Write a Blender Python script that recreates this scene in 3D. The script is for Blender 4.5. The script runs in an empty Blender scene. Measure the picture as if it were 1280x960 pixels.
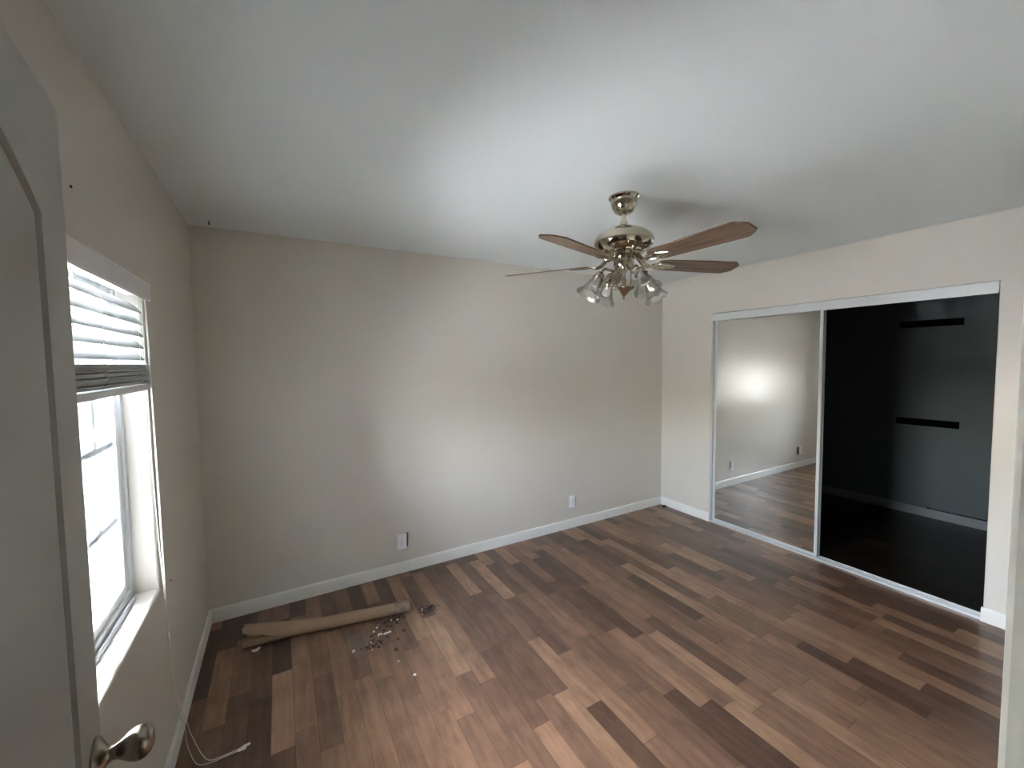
import bpy, bmesh, math, random
from mathutils import Vector, Matrix
random.seed(7)
S = bpy.context.scene
COL = S.collection
PI = math.pi

# ------------------------------------------------------------------ camera
W, H, FR = 4.091, 2.44, -3.0          # right wall x, ceiling z, front wall y
CAM = Vector((0.4333, -3.0807, 1.6082))
yaw, pitch, roll, fpx = 0.5185, 0.0549, -0.0120, 510.03
fw = Vector((math.sin(yaw)*math.cos(pitch), math.cos(yaw)*math.cos(pitch), -math.sin(pitch)))
rt = Vector((math.cos(yaw), -math.sin(yaw), 0)); up = rt.cross(fw)
r2 = rt*math.cos(roll) + up*math.sin(roll); u2 = -rt*math.sin(roll) + up*math.cos(roll)
cd = bpy.data.cameras.new('camera'); cam = bpy.data.objects.new('camera', cd); COL.objects.link(cam)
cd.sensor_fit = 'HORIZONTAL'; cd.sensor_width = 36.0; cd.lens = fpx/1280*36.0; cd.clip_start = 0.01
M = Matrix((r2, u2, -fw)).transposed().to_4x4(); M.translation = CAM
cam.matrix_world = M
S.camera = cam

# ------------------------------------------------------------------ light
SUN_EL = math.radians(57); SUN_H = Vector((0.82, -0.57, 0)).normalized()
world = bpy.data.worlds.new('world'); S.world = world; world.use_nodes = True
wn = world.node_tree.nodes; wl = world.node_tree.links
bg = wn['Background']; bg.inputs['Strength'].default_value = 1.9
sky = wn.new('ShaderNodeTexSky'); sky.sky_type = 'NISHITA'; sky.sun_disc = False
sky.sun_elevation = SUN_EL; sky.sun_rotation = math.radians(-55); sky.air_density = 1.0; sky.dust_density = 2.0
hs = wn.new('ShaderNodeHueSaturation'); hs.inputs['Saturation'].default_value = 0.45
wl.new(sky.outputs[0], hs.inputs['Color']); wl.new(hs.outputs[0], bg.inputs['Color'])
sl = bpy.data.lights.new('sun', 'SUN'); sl.energy = 32.0; sl.angle = math.radians(0.55); sl.color = (1.0, 0.98, 0.95)
sun = bpy.data.objects.new('sun', sl); COL.objects.link(sun)
sd = Vector((SUN_H.x*math.cos(SUN_EL), SUN_H.y*math.cos(SUN_EL), -math.sin(SUN_EL)))
sun.rotation_euler = sd.to_track_quat('-Z', 'Y').to_euler(); sun.location = (-6, 5, 9)
pl = bpy.data.lights.new('window_portal', 'AREA'); pl.shape = 'RECTANGLE'; pl.size = 0.95; pl.size_y = 1.2
pl.cycles.is_portal = True
po = bpy.data.objects.new('window_portal', pl); COL.objects.link(po)
po.location = (-0.16, -1.5, 1.33); po.rotation_euler = (PI/2, 0, -PI/2)   # faces +x
S.view_settings.view_transform = 'Standard'; S.view_settings.look = 'None'
S.view_settings.gamma = 1.0; S.view_settings.use_curve_mapping = False
S.view_settings.exposure = 3.58
S.cycles.max_bounces = 14; S.cycles.diffuse_bounces = 8; S.cycles.glossy_bounces = 6
S.cycles.transparent_max_bounces = 24; S.cycles.transmission_bounces = 8
S.cycles.sample_clamp_indirect = 12.0; S.cycles.blur_glossy = 0.5

# ------------------------------------------------------------------ materials
def srgb(r, g, b):
    f = lambda c: (c/255/12.92) if c/255 <= 0.04045 else ((c/255+0.055)/1.055)**2.4
    return (f(r), f(g), f(b), 1)

def mat(name, col, rough=0.5, metal=0.0, spec=0.5, bump=0.0, bscale=200.0, stretch=(1, 1, 1), mott=0.0, mscale=6.0):
    m = bpy.data.materials.new(name); m.use_nodes = True
    n, l = m.node_tree.nodes, m.node_tree.links
    b = n['Principled BSDF']; b.inputs['Base Color'].default_value = col
    b.inputs['Roughness'].default_value = rough; b.inputs['Metallic'].default_value = metal
    b.inputs['Specular IOR Level'].default_value = spec
    tc = n.new('ShaderNodeTexCoord'); mp = n.new('ShaderNodeMapping'); mp.inputs['Scale'].default_value = stretch
    l.new(tc.outputs['Object'], mp.inputs['Vector'])
    if bump:
        t = n.new('ShaderNodeTexNoise'); t.inputs['Scale'].default_value = bscale; t.inputs['Detail'].default_value = 4
        l.new(mp.outputs[0], t.inputs['Vector'])
        bp = n.new('ShaderNodeBump'); bp.inputs['Strength'].default_value = bump; bp.inputs['Distance'].default_value = 0.002
        l.new(t.outputs['Fac'], bp.inputs['Height']); l.new(bp.outputs[0], b.inputs['Normal'])
    if mott:
        t = n.new('ShaderNodeTexNoise'); t.inputs['Scale'].default_value = mscale; t.inputs['Detail'].default_value = 5
        l.new(mp.outputs[0], t.inputs['Vector'])
        rp = n.new('ShaderNodeMapRange'); rp.inputs[1].default_value = 0.3; rp.inputs[2].default_value = 0.7
        rp.inputs[3].default_value = 1-mott; rp.inputs[4].default_value = 1+mott*0.6
        l.new(t.outputs['Fac'], rp.inputs[0])
        mx = n.new('ShaderNodeMix'); mx.data_type = 'RGBA'; mx.blend_type = 'MULTIPLY'; mx.inputs[0].default_value = 1
        mx.inputs[6].default_value = col; l.new(rp.outputs[0], mx.inputs[7]); l.new(mx.outputs[2], b.inputs['Base Color'])
    return m

def wood_floor(name, dark=1.0):
    m = bpy.data.materials.new(name); m.use_nodes = True
    n, l = m.node_tree.nodes, m.node_tree.links
    b = n['Principled BSDF']
    tc = n.new('ShaderNodeTexCoord'); sp = n.new('ShaderNodeSeparateXYZ'); l.new(tc.outputs['Object'], sp.inputs[0])
    def math_(op, a, c=None, v=None):
        q = n.new('ShaderNodeMath'); q.operation = op
        if hasattr(a, 'is_linked'): l.new(a, q.inputs[0])
        else: q.inputs[0].default_value = a
        if c is not None:
            if hasattr(c, 'is_linked'): l.new(c, q.inputs[1])
            else: q.inputs[1].default_value = c
        return q.outputs[0]
    def wnoise(x, y, off):
        cb = n.new('ShaderNodeCombineXYZ'); l.new(x, cb.inputs[0])
        if y is not None: l.new(y, cb.inputs[1])
        cb.inputs[2].default_value = off
        q = n.new('ShaderNodeTexWhiteNoise'); q.noise_dimensions = '3D'; l.new(cb.outputs[0], q.inputs['Vector'])
        return q.outputs['Value']
    xs = math_('DIVIDE', math_('ADD', sp.outputs[0], 0.018), 0.0905)
    row = math_('FLOOR', xs); fx = math_('FRACT', xs)
    off = math_('MULTIPLY', wnoise(row, None, 1.3), 9.0)
    ln = math_('ADD', math_('MULTIPLY', wnoise(row, None, 5.1), 0.20), 0.42)
    ys = math_('DIVIDE', math_('ADD', sp.outputs[1], off), ln)
    colm = math_('FLOOR', ys); fy = math_('FRACT', ys)
    tone = wnoise(row, colm, 3.9)
    cr = n.new('ShaderNodeValToRGB'); l.new(tone, cr.inputs[0])
    e = cr.color_ramp.elements
    e[0].position = 0; e[0].color = srgb(84, 63, 51); e[1].position = 1; e[1].color = srgb(152, 121, 96)
    for p, c in ((0.18, srgb(100, 76, 62)), (0.42, srgb(116, 89, 72)), (0.6, srgb(126, 97, 78)), (0.85, srgb(142, 111, 88))):
        q = e.new(p); q.color = c
    # grain stretched along y, shifted per strip
    cb = n.new('ShaderNodeCombineXYZ')
    l.new(math_('MULTIPLY', sp.outputs[0], 34.0), cb.inputs[0])
    l.new(math_('ADD', math_('MULTIPLY', sp.outputs[1], 5.0), math_('MULTIPLY', tone, 40.0)), cb.inputs[1])
    l.new(math_('MULTIPLY', tone, 17.0), cb.inputs[2])
    g = n.new('ShaderNodeTexNoise'); g.inputs['Scale'].default_value = 1.0; g.inputs['Detail'].default_value = 6; g.inputs['Roughness'].default_value = 0.62
    l.new(cb.outputs[0], g.inputs['Vector'])
    gr = n.new('ShaderNodeMapRange'); gr.inputs[1].default_value = 0.3; gr.inputs[2].default_value = 0.7; gr.inputs[3].default_value = 0.70; gr.inputs[4].default_value = 1.26
    l.new(g.outputs['Fac'], gr.inputs[0])
    # broad blotches
    g2 = n.new('ShaderNodeTexNoise'); g2.inputs['Scale'].default_value = 9.0; g2.inputs['Detail'].default_value = 4
    l.new(tc.outputs['Object'], g2.inputs['Vector'])
    gr2 = n.new('ShaderNodeMapRange'); gr2.inputs[1].default_value = 0.3; gr2.inputs[2].default_value = 0.7; gr2.inputs[3].default_value = 0.86; gr2.inputs[4].default_value = 1.12
    l.new(g2.outputs['Fac'], gr2.inputs[0])
    # seams
    ex = math_('MINIMUM', fx, math_('SUBTRACT', 1.0, fx))
    ey = math_('MULTIPLY', math_('MINIMUM', fy, math_('SUBTRACT', 1.0, fy)), 5.0)
    ed = math_('MINIMUM', ex, ey)
    se = n.new('ShaderNodeMapRange'); se.inputs[1].default_value = 0.004; se.inputs[2].default_value = 0.022; se.inputs[3].default_value = 0.5; se.inputs[4].default_value = 1.0
    l.new(ed, se.inputs[0])
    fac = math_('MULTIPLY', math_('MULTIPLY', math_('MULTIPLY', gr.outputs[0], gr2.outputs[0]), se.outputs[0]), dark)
    mx = n.new('ShaderNodeMix'); mx.data_type = 'RGBA'; mx.blend_type = 'MULTIPLY'; mx.inputs[0].default_value = 1
    l.new(cr.outputs[0], mx.inputs[6]); l.new(fac, mx.inputs[7]); l.new(mx.outputs[2], b.inputs['Base Color'])
    rr = n.new('ShaderNodeMapRange'); rr.inputs[3].default_value = 0.25; rr.inputs[4].default_value = 0.38; l.new(g.outputs['Fac'], rr.inputs[0])
    l.new(rr.outputs[0], b.inputs['Roughness']); b.inputs['Specular IOR Level'].default_value = 0.5
    bp = n.new('ShaderNodeBump'); bp.inputs['Strength'].default_value = 0.12; bp.inputs['Distance'].default_value = 0.001
    l.new(g.outputs['Fac'], bp.inputs['Height']); l.new(bp.outputs[0], b.inputs['Normal'])
    return m

def clear_glass(name, tint=(1, 1, 1, 1), gloss=0.06, rough=0.02, haze=0.0, hazecol=(0.9, 0.9, 0.9, 1), edge=0.75):
    m = bpy.data.materials.new(name); m.use_nodes = True
    n, l = m.node_tree.nodes, m.node_tree.links; n.clear()
    o = n.new('ShaderNodeOutputMaterial'); t = n.new('ShaderNodeBsdfTransparent'); t.inputs[0].default_value = tint
    g = n.new('ShaderNodeBsdfGlossy'); g.inputs['Roughness'].default_value = rough
    fr = n.new('ShaderNodeLayerWeight'); fr.inputs[0].default_value = 0.25
    rp = n.new('ShaderNodeMapRange'); rp.inputs[3].default_value = gloss; rp.inputs[4].default_value = edge
    l.new(fr.outputs['Fresnel'], rp.inputs[0])
    mx = n.new('ShaderNodeMixShader'); l.new(rp.outputs[0], mx.inputs[0]); l.new(t.outputs[0], mx.inputs[1]); l.new(g.outputs[0], mx.inputs[2])
    out = mx.outputs[0]
    if haze:
        d = n.new('ShaderNodeBsdfTranslucent'); d.inputs[0].default_value = hazecol
        d2 = n.new('ShaderNodeBsdfDiffuse'); d2.inputs[0].default_value = hazecol
        mm = n.new('ShaderNodeMixShader'); mm.inputs[0].default_value = 0.5; l.new(d.outputs[0], mm.inputs[1]); l.new(d2.outputs[0], mm.inputs[2])
        m2 = n.new('ShaderNodeMixShader'); m2.inputs[0].default_value = haze; l.new(out, m2.inputs[1]); l.new(mm.outputs[0], m2.inputs[2]); out = m2.outputs[0]
    l.new(out, o.inputs[0]); return m

def blade_wood(name, c1, c2):
    m = mat(name, c1, 0.42)
    n, l = m.node_tree.nodes, m.node_tree.links; b = n['Principled BSDF']
    tc = n.new('ShaderNodeTexCoord'); mp = n.new('ShaderNodeMapping'); mp.inputs['Scale'].default_value = (3, 55, 55)
    l.new(tc.outputs['Object'], mp.inputs[0])
    t = n.new('ShaderNodeTexNoise'); t.inputs['Scale'].default_value = 1; t.inputs['Detail'].default_value = 6; t.inputs['Distortion'].default_value = 0.6
    l.new(mp.outputs[0], t.inputs['Vector'])
    cr = n.new('ShaderNodeValToRGB'); cr.color_ramp.elements[0].position = 0.32; cr.color_ramp.elements[1].position = 0.68
    cr.color_ramp.elements[0].color = c1; cr.color_ramp.elements[1].color = c2
    l.new(t.outputs['Fac'], cr.inputs[0]); l.new(cr.outputs[0], b.inputs['Base Color'])
    return m

def slat_mat(name, col):
    m = mat(name, col, 0.4)
    n, l = m.node_tree.nodes, m.node_tree.links
    tr = n.new('ShaderNodeBsdfTranslucent'); tr.inputs[0].default_value = col
    mx = n.new('ShaderNodeMixShader'); mx.inputs[0].default_value = 0.06
    l.new(n['Principled BSDF'].outputs[0], mx.inputs[1]); l.new(tr.outputs[0], mx.inputs[2])
    l.new(mx.outputs[0], n['Material Output'].inputs[0]); return m

def kraft(name, col):
    # kraft paper with greyish dust on its crumpled end (object x above ~0.72)
    m = mat(name, col, 0.8, bump=0.35, bscale=60, stretch=(0.4, 1, 1), mott=0.10, mscale=14)
    n, l = m.node_tree.nodes, m.node_tree.links; b = n['Principled BSDF']
    src = b.inputs['Base Color'].links[0].from_socket
    tc = n.new('ShaderNodeTexCoord'); sp = n.new('ShaderNodeSeparateXYZ'); l.new(tc.outputs['Object'], sp.inputs[0])
    t = n.new('ShaderNodeTexNoise'); t.inputs['Scale'].default_value = 28; t.inputs['Detail'].default_value = 5; l.new(tc.outputs['Object'], t.inputs['Vector'])
    r1 = n.new('ShaderNodeMapRange'); r1.inputs[1].default_value = 0.70; r1.inputs[2].default_value = 0.86; l.new(sp.outputs[0], r1.inputs[0])
    r2_ = n.new('ShaderNodeMapRange'); r2_.inputs[1].default_value = 0.38; r2_.inputs[2].default_value = 0.6; l.new(t.outputs['Fac'], r2_.inputs[0])
    mu = n.new('ShaderNodeMath'); mu.operation = 'MULTIPLY'; l.new(r1.outputs[0], mu.inputs[0]); l.new(r2_.outputs[0], mu.inputs[1])
    mx = n.new('ShaderNodeMix'); mx.data_type = 'RGBA'; l.new(mu.outputs[0], mx.inputs[0]); l.new(src, mx.inputs[6]); mx.inputs[7].default_value = srgb(120, 108, 100)
    l.new(mx.outputs[2], b.inputs['Base Color']); return m

MT = dict(
    wall=mat('wall_paint', srgb(211, 206, 196), 0.27, bump=0.16, bscale=130, spec=0.45, mott=0.015, mscale=2),
    ceiling=mat('ceiling_paint', srgb(226, 233, 234), 0.5, bump=0.12, bscale=120, spec=0.35),
    trim=mat('white_trim_paint', srgb(228, 228, 222), 0.35, bump=0.05, bscale=40, mott=0.03, mscale=9),
    casing=mat('worn_casing_paint', srgb(244, 242, 230), 0.35, bump=0.2, bscale=30, mott=0.06, mscale=22),
    floor=wood_floor('strip_laminate'),
    closet_floor=wood_floor('shaded_closet_boards', 0.10),  # room's strip boards darkened, closet shade put into the colour
    closet_wall=mat('dark_grey_closet_paint', srgb(76, 86, 85), 0.55, bump=0.1, bscale=120),
    closet_base=mat('dark_grey_closet_trim', srgb(120, 124, 122), 0.5),
    black=mat('black_paint', srgb(7, 7, 8), 0.9, spec=0.05),
    door=mat('door_paint', srgb(170, 170, 164), 0.38, bump=0.06, bscale=50),
    vinyl=mat('white_vinyl', srgb(204, 208, 210), 0.3),
    grille=mat('shade_toned_grille', srgb(150, 158, 164), 0.5),  # white bars toned down to grey, shade put into the colour
    glass=clear_glass('window_glass', (0.90, 0.905, 0.91, 1), gloss=0.04),
    slat=slat_mat('faux_wood_slat', srgb(176, 180, 180)),
    blind=mat('blind_white', srgb(226, 226, 226), 0.35),
    cord=mat('blind_cord', srgb(222, 218, 206), 0.7),
    tassel=mat('tassel_plastic', srgb(238, 236, 228), 0.4),
    nickel=mat('champagne_nickel', srgb(196, 189, 172), 0.10, metal=1.0),
    satin=mat('satin_nickel', srgb(168, 160, 146), 0.27, metal=1.0),
    alu=mat('white_aluminium', srgb(214, 216, 216), 0.3, metal=0.35),
    alu_dark=mat('grey_aluminium', srgb(150, 152, 150), 0.4, metal=0.5),
    mirror=mat('mirror_silver', (0.86, 0.87, 0.83, 1), 0.015, metal=1.0),
    blade=blade_wood('walnut_blade', srgb(74, 54, 42), srgb(128, 102, 80)),
    shade=clear_glass('ribbed_glass', (0.93, 0.93, 0.91, 1), gloss=0.10, rough=0.05, haze=0.05, hazecol=(0.85, 0.85, 0.82, 1)),
    bulb=mat('frosted_bulb', srgb(236, 234, 226), 0.35),
    plate=mat('white_plastic', srgb(236, 236, 238), 0.35),
    slot=mat('dark_slot', srgb(70, 70, 78), 0.6),
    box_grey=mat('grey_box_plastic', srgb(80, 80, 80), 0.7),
    kraft=kraft('kraft_paper', srgb(156, 132, 108)),
    kraft_in=mat('kraft_paper_inner', srgb(140, 118, 97), 0.85, bump=0.3, bscale=60),
    paper=mat('white_paper', srgb(238, 238, 236), 0.7),
    chip=mat('white_chip', srgb(240, 238, 232), 0.5),
    brown=mat('brown_fleck', srgb(84, 58, 46), 0.7),
    rust=mat('reddish_fleck', srgb(120, 62, 46), 0.7),
    grit=mat('grey_grit', srgb(96, 88, 84), 0.8, mott=0.5, mscale=90),
    film=clear_glass('plastic_film', (1, 1, 1, 1), gloss=0.02, edge=0.12, rough=0.18, haze=0.05, hazecol=(0.8, 0.78, 0.75, 1)),
    nail=mat('dark_nail', srgb(48, 38, 32), 0.5, metal=0.6),
    ground=mat('pale_concrete', srgb(162, 163, 163), 0.9, bump=0.3, bscale=40, mott=0.08, mscale=2),
    street=mat('grey_asphalt', srgb(150, 154, 160), 0.9, mott=0.1, mscale=3),
    stucco=mat('outside_stucco', srgb(200, 192, 178), 0.9, bump=0.3, bscale=90),
    soffit=mat('eave_paint', srgb(190, 184, 172), 0.8),
    leaf=mat('hedge_leaf', srgb(72, 98, 52), 0.6, mott=0.4, mscale=9),
    soil=mat('dark_soil', srgb(92, 78, 66), 0.95, bump=0.4, bscale=60, mott=0.3, mscale=12),
    fence=mat('weathered_fence', srgb(126, 116, 106), 0.9, mott=0.2, mscale=14, stretch=(1, 8, 1)),
)

# ------------------------------------------------------------------ helpers
def finish(bm, angle=35):
    bmesh.ops.recalc_face_normals(bm, faces=bm.faces[:])
    lim = math.radians(angle)
    for f in bm.faces: f.smooth = True
    for e in bm.edges:
        e.smooth = not (len(e.link_faces) == 2 and e.calc_face_angle(0) > lim) and len(e.link_faces) == 2

def obj(name, bm, m, parent=None, loc=None, rot=None, angle=35):
    finish(bm, angle)
    me = bpy.data.meshes.new(name); bm.to_mesh(me); bm.free()
    o = bpy.data.objects.new(name, me); COL.objects.link(o)
    if m: me.materials.append(MT[m] if isinstance(m, str) else m)
    if parent: o.parent = parent
    if loc is not None: o.location = loc
    if rot is not None: o.rotation_euler = rot
    return o

def empty(name, loc=(0, 0, 0), rot=(0, 0, 0), parent=None):
    o = bpy.data.objects.new(name, None); COL.objects.link(o); o.location = loc; o.rotation_euler = rot
    o.empty_display_size = 0.05
    if parent: o.parent = parent
    return o

def tag(o, label, cat, group=None, kind=None):
    o['label'] = label; o['category'] = cat
    if group: o['group'] = group
    if kind: o['kind'] = kind
    return o

def struct(o, label=None):
    o['kind'] = 'structure'
    if label: o['label'] = label
    return o

def box(bm, x0, x1, y0, y1, z0, z1, bev=0.0, seg=2):
    b = bmesh.new(); bmesh.ops.create_cube(b, size=1)
    for v in b.verts:
        v.co = Vector((x0 + (v.co.x+.5)*(x1-x0), y0 + (v.co.y+.5)*(y1-y0), z0 + (v.co.z+.5)*(z1-z0)))
    if bev: bmesh.ops.bevel(b, geom=b.edges[:], offset=bev, segments=seg, affect='EDGES')
    merge(bm, b); return bm

def merge(bm, b, mtx=None):
    if mtx is not None: bmesh.ops.transform(b, matrix=mtx, verts=b.verts[:])
    vm = {v: bm.verts.new(v.co) for v in b.verts}
    for f in b.faces:
        try: bm.faces.new([vm[v] for v in f.verts])
        except ValueError: pass
    b.free()

def lathe(bm, prof, seg=40, mtx=None, ribs=0, ribamp=0.0, ribfrom=0):
    b = bmesh.new(); rings = []
    for i, (r, z) in enumerate(prof):
        if r < 1e-5: rings.append([b.verts.new((0, 0, z))]); continue
        ring = []
        for k in range(seg):
            a = 2*PI*k/seg
            rr = r*(1 + (ribamp*math.cos(ribs*a)*max(0, (i-ribfrom))/max(1, len(prof)-1-ribfrom) if ribs else 0))
            ring.append(b.verts.new((rr*math.cos(a), rr*math.sin(a), z)))
        rings.append(ring)
    for p, q in zip(rings, rings[1:]):
        for k in range(seg):
            k2 = (k+1) % seg
            if len(p) == 1 and len(q) == 1: continue
            if len(p) == 1: b.faces.new((p[0], q[k], q[k2]))
            elif len(q) == 1: b.faces.new((p[k], q[0], p[k2]))
            else: b.faces.new((p[k], q[k], q[k2], p[k2]))
    merge(bm, b, mtx); return bm

def smooth_path(pts, n=8):
    pts = [Vector(p) for p in pts]; out = []
    for i in range(len(pts)-1):
        p0 = pts[max(i-1, 0)]; p1 = pts[i]; p2 = pts[i+1]; p3 = pts[min(i+2, len(pts)-1)]
        for k in range(n):
            t = k/n
            out.append(0.5*((2*p1) + (p2-p0)*t + (2*p0-5*p1+4*p2-p3)*t*t + (3*p1-p0-3*p2+p3)*t**3))
    out.append(pts[-1]); return out

def tube(bm, pts, r, seg=8, smooth=0, caps=True):
    if smooth: pts = smooth_path(pts, smooth)
    pts = [Vector(p) for p in pts]; rings = []; nrm = None
    for i, p in enumerate(pts):
        t = (pts[min(i+1, len(pts)-1)] - pts[max(i-1, 0)]).normalized()
        if nrm is None:
            a = Vector((0, 0, 1)) if abs(t.z) < 0.9 else Vector((1, 0, 0)); nrm = t.cross(a).normalized()
        nrm = (nrm - t*nrm.dot(t)).normalized(); bn = t.cross(nrm)
        rr = r[i] if isinstance(r, (list, tuple)) else r
        rings.append([bm.verts.new(p + rr*(nrm*math.cos(2*PI*k/seg) + bn*math.sin(2*PI*k/seg))) for k in range(seg)])
    for p, q in zip(rings, rings[1:]):
        for k in range(seg): bm.faces.new((p[k], p[(k+1) % seg], q[(k+1) % seg], q[k]))
    if caps: bm.faces.new(rings[0][::-1]); bm.faces.new(rings[-1])
    return bm

def prism(bm, outline, z0, z1, bev=0.0):
    b = bmesh.new(); lo = [b.verts.new((x, y, z0)) for x, y in outline]; hi = [b.verts.new((x, y, z1)) for x, y in outline]
    n = len(lo); b.faces.new(lo[::-1]); b.faces.new(hi)
    for k in range(n): b.faces.new((lo[k], lo[(k+1) % n], hi[(k+1) % n], hi[k]))
    if bev: bmesh.ops.bevel(b, geom=[e for e in b.edges if abs(e.verts[0].co.z-e.verts[1].co.z) < 1e-6], offset=bev, segments=2, affect='EDGES')
    merge(bm, b); return bm

def sweep(bm, prof, a, b_):
    """extrude a closed profile [(out, z)] from point a to b_ along a wall; 'out' is to the right of travel"""
    a = Vector(a); b_ = Vector(b_); t = (b_-a).normalized(); o = Vector((t.y, -t.x, 0))
    A = [bm.verts.new(a + o*p + Vector((0, 0, z))) for p, z in prof]; B = [bm.verts.new(b_ + o*p + Vector((0, 0, z))) for p, z in prof]
    n = len(prof); bm.faces.new(A[::-1]); bm.faces.new(B)
    for k in range(n): bm.faces.new((A[k], A[(k+1) % n], B[(k+1) % n], B[k]))

def wall_with_hole(fn, u0, u1, z0, z1, hu0, hu1, hz0, hz1, depth, bev):
    """fn(u, z, d) -> point; a slab with one rectangular hole, the hole's room-side edges rounded"""
    bm = bmesh.new()
    def ring(a, b, c, d, dep): return [bm.verts.new(fn(u, z, dep)) for u, z in ((a, c), (b, c), (b, d), (a, d))]
    Of, Hf = ring(u0, u1, z0, z1, 0), ring(hu0, hu1, hz0, hz1, 0)
    Ob, Hb = ring(u0, u1, z0, z1, depth), ring(hu0, hu1, hz0, hz1, depth)
    for k in range(4):
        j = (k+1) % 4
        bm.faces.new((Of[k], Of[j], Hf[j], Hf[k])); bm.faces.new((Ob[k], Hb[k], Hb[j], Ob[j]))
        bm.faces.new((Hf[k], Hf[j], Hb[j], Hb[k])); bm.faces.new((Of[k], Ob[k], Ob[j], Of[j]))
    bm.normal_update()
    if bev:
        es = [e for e in bm.edges if e.verts[0] in Hf and e.verts[1] in Hf]
        bmesh.ops.bevel(bm, geom=es, offset=bev, segments=5, affect='EDGES', profile=0.5)
    return bm

# ------------------------------------------------------------------ room shell
WY0, WY1, WZ0, WZ1 = -1.965, -1.05, 0.74, 1.915           # window opening
CY0, CY1, CZ = -2.407, -0.592, 2.045                      # closet opening
DX0, DX1, DZ = 0.19, 1.018, 2.06                          # doorway
bm = bmesh.new(); box(bm, -0.14, W+0.11, FR-1.6, 0.12, -0.1, 0.0); struct(obj('floor', bm, 'floor'))
bm = bmesh.new(); box(bm, -0.14, W+0.11, FR-1.6, 0.12, H, H+0.1); struct(obj('ceiling', bm, 'ceiling'))
bm = bmesh.new(); box(bm, -0.14, W+0.11, 0.0, 0.12, 0, H); struct(obj('wall_back', bm, 'wall'))
bm = wall_with_hole(lambda u, z, d: Vector((-d, u, z)), FR-0.12, 0.0, 0, H, WY0, WY1, WZ0, WZ1, 0.14, 0.016)
struct(obj('wall_left', bm, 'wall', angle=25))
bm = wall_with_hole(lambda u, z, d: Vector((W+d, u, z)), FR-0.12, 0.0, 0, H, CY0, CY1, 0.0005, CZ, 0.11, 0.006)
struct(obj('wall_right', bm, 'wall', angle=25))
bm = wall_with_hole(lambda u, z, d: Vector((u, FR-d, z)), 0, W, 0, H, DX0-0.02, DX1+0.02, 0.0005, DZ+0.02, 0.12, 0)
struct(obj('wall_front', bm, 'wall'))
# hallway the camera stands in
for nm, c in (('wall_hall_far', (-0.1, 1.75, FR-1.6, FR-1.5)), ('wall_hall_left', (-0.2, -0.1, FR-1.6, FR-0.12)), ('wall_hall_right', (1.65, 1.75, FR-1.5, FR-0.12))):
    bm = bmesh.new(); box(bm, *c, 0, H); struct(obj(nm, bm, 'wall'))

BP = [(0, 0), (0.012, 0), (0.012, 0.070), (0.0105, 0.080), (0.006, 0.086), (0, 0.087)]
bm = bmesh.new(); sweep(bm, BP, (0.0, 0, 0), (2.982, 0, 0)); sweep(bm, BP, (2.9835, 0, 0), (W, 0, 0)); struct(obj('baseboard_back', bm, 'trim'))
bm = bmesh.new(); sweep(bm, BP, (0, FR, 0), (0, -0.0125, 0)); struct(obj('baseboard_left', bm, 'trim'))
bm = bmesh.new(); sweep(bm, BP, (W, -0.0125, 0), (W, CY1-0.004, 0)); struct(obj('baseboard_right', bm, 'trim'))
bm = bmesh.new(); sweep(bm, BP, (W, CY0+0.006, 0), (W, FR, 0)); struct(obj('baseboard_right_front', bm, 'trim'))
bm = bmesh.new(); sweep(bm, BP, (W-0.0125, FR, 0), (DX1+0.075, FR, 0)); struct(obj('baseboard_front', bm, 'trim'))
# door frame: jambs, stop and moulded casing
fr = empty('trim_1', (0, 0, 0)); struct(fr, 'worn white painted door frame at the right edge of the view')
bm = bmesh.new()
for x0, x1 in ((DX0-0.02, DX0), (DX1, DX1+0.02)): box(bm, x0, x1, FR-0.122, FR+0.002, 0, DZ, 0.002)
box(bm, DX0-0.02, DX1+0.02, FR-0.122, FR+0.002, DZ, DZ+0.02, 0.002)
obj('jamb', bm, 'casing', fr)
bm = bmesh.new()
box(bm, DX1-0.011, DX1+0.001, FR-0.085, FR-0.037, 0, DZ, 0.003); box(bm, DX0-0.001, DX0+0.011, FR-0.085, FR-0.037, 0, DZ, 0.003)
obj('door_stop', bm, 'casing', fr)
bm = bmesh.new()
for s, x in ((1, DX1+0.006), (-1, DX0-0.006)):
    prof = [(0, 0.001), (0, 0.009), (0.004, 0.013), (0.010, 0.015), (0.02, 0.0145), (0.045, 0.012), (0.056, 0.010), (0.058, 0.001)]
    b = bmesh.new()
    lo = [b.verts.new((x+s*p, FR+q, 0)) for p, q in prof]; hi = [b.verts.new((x+s*p, FR+q, DZ+0.065)) for p, q in prof]
    for k in range(len(prof)): b.faces.new((lo[k], lo[(k+1) % len(prof)], hi[(k+1) % len(prof)], hi[k]))
    b.faces.new(lo); b.faces.new(hi); merge(bm, b)
box(bm, DX0-0.006, DX1+0.006, FR+0.001, FR+0.013, DZ+0.007, DZ+0.065, 0.003)
obj('casing', bm, 'casing', fr)

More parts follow.
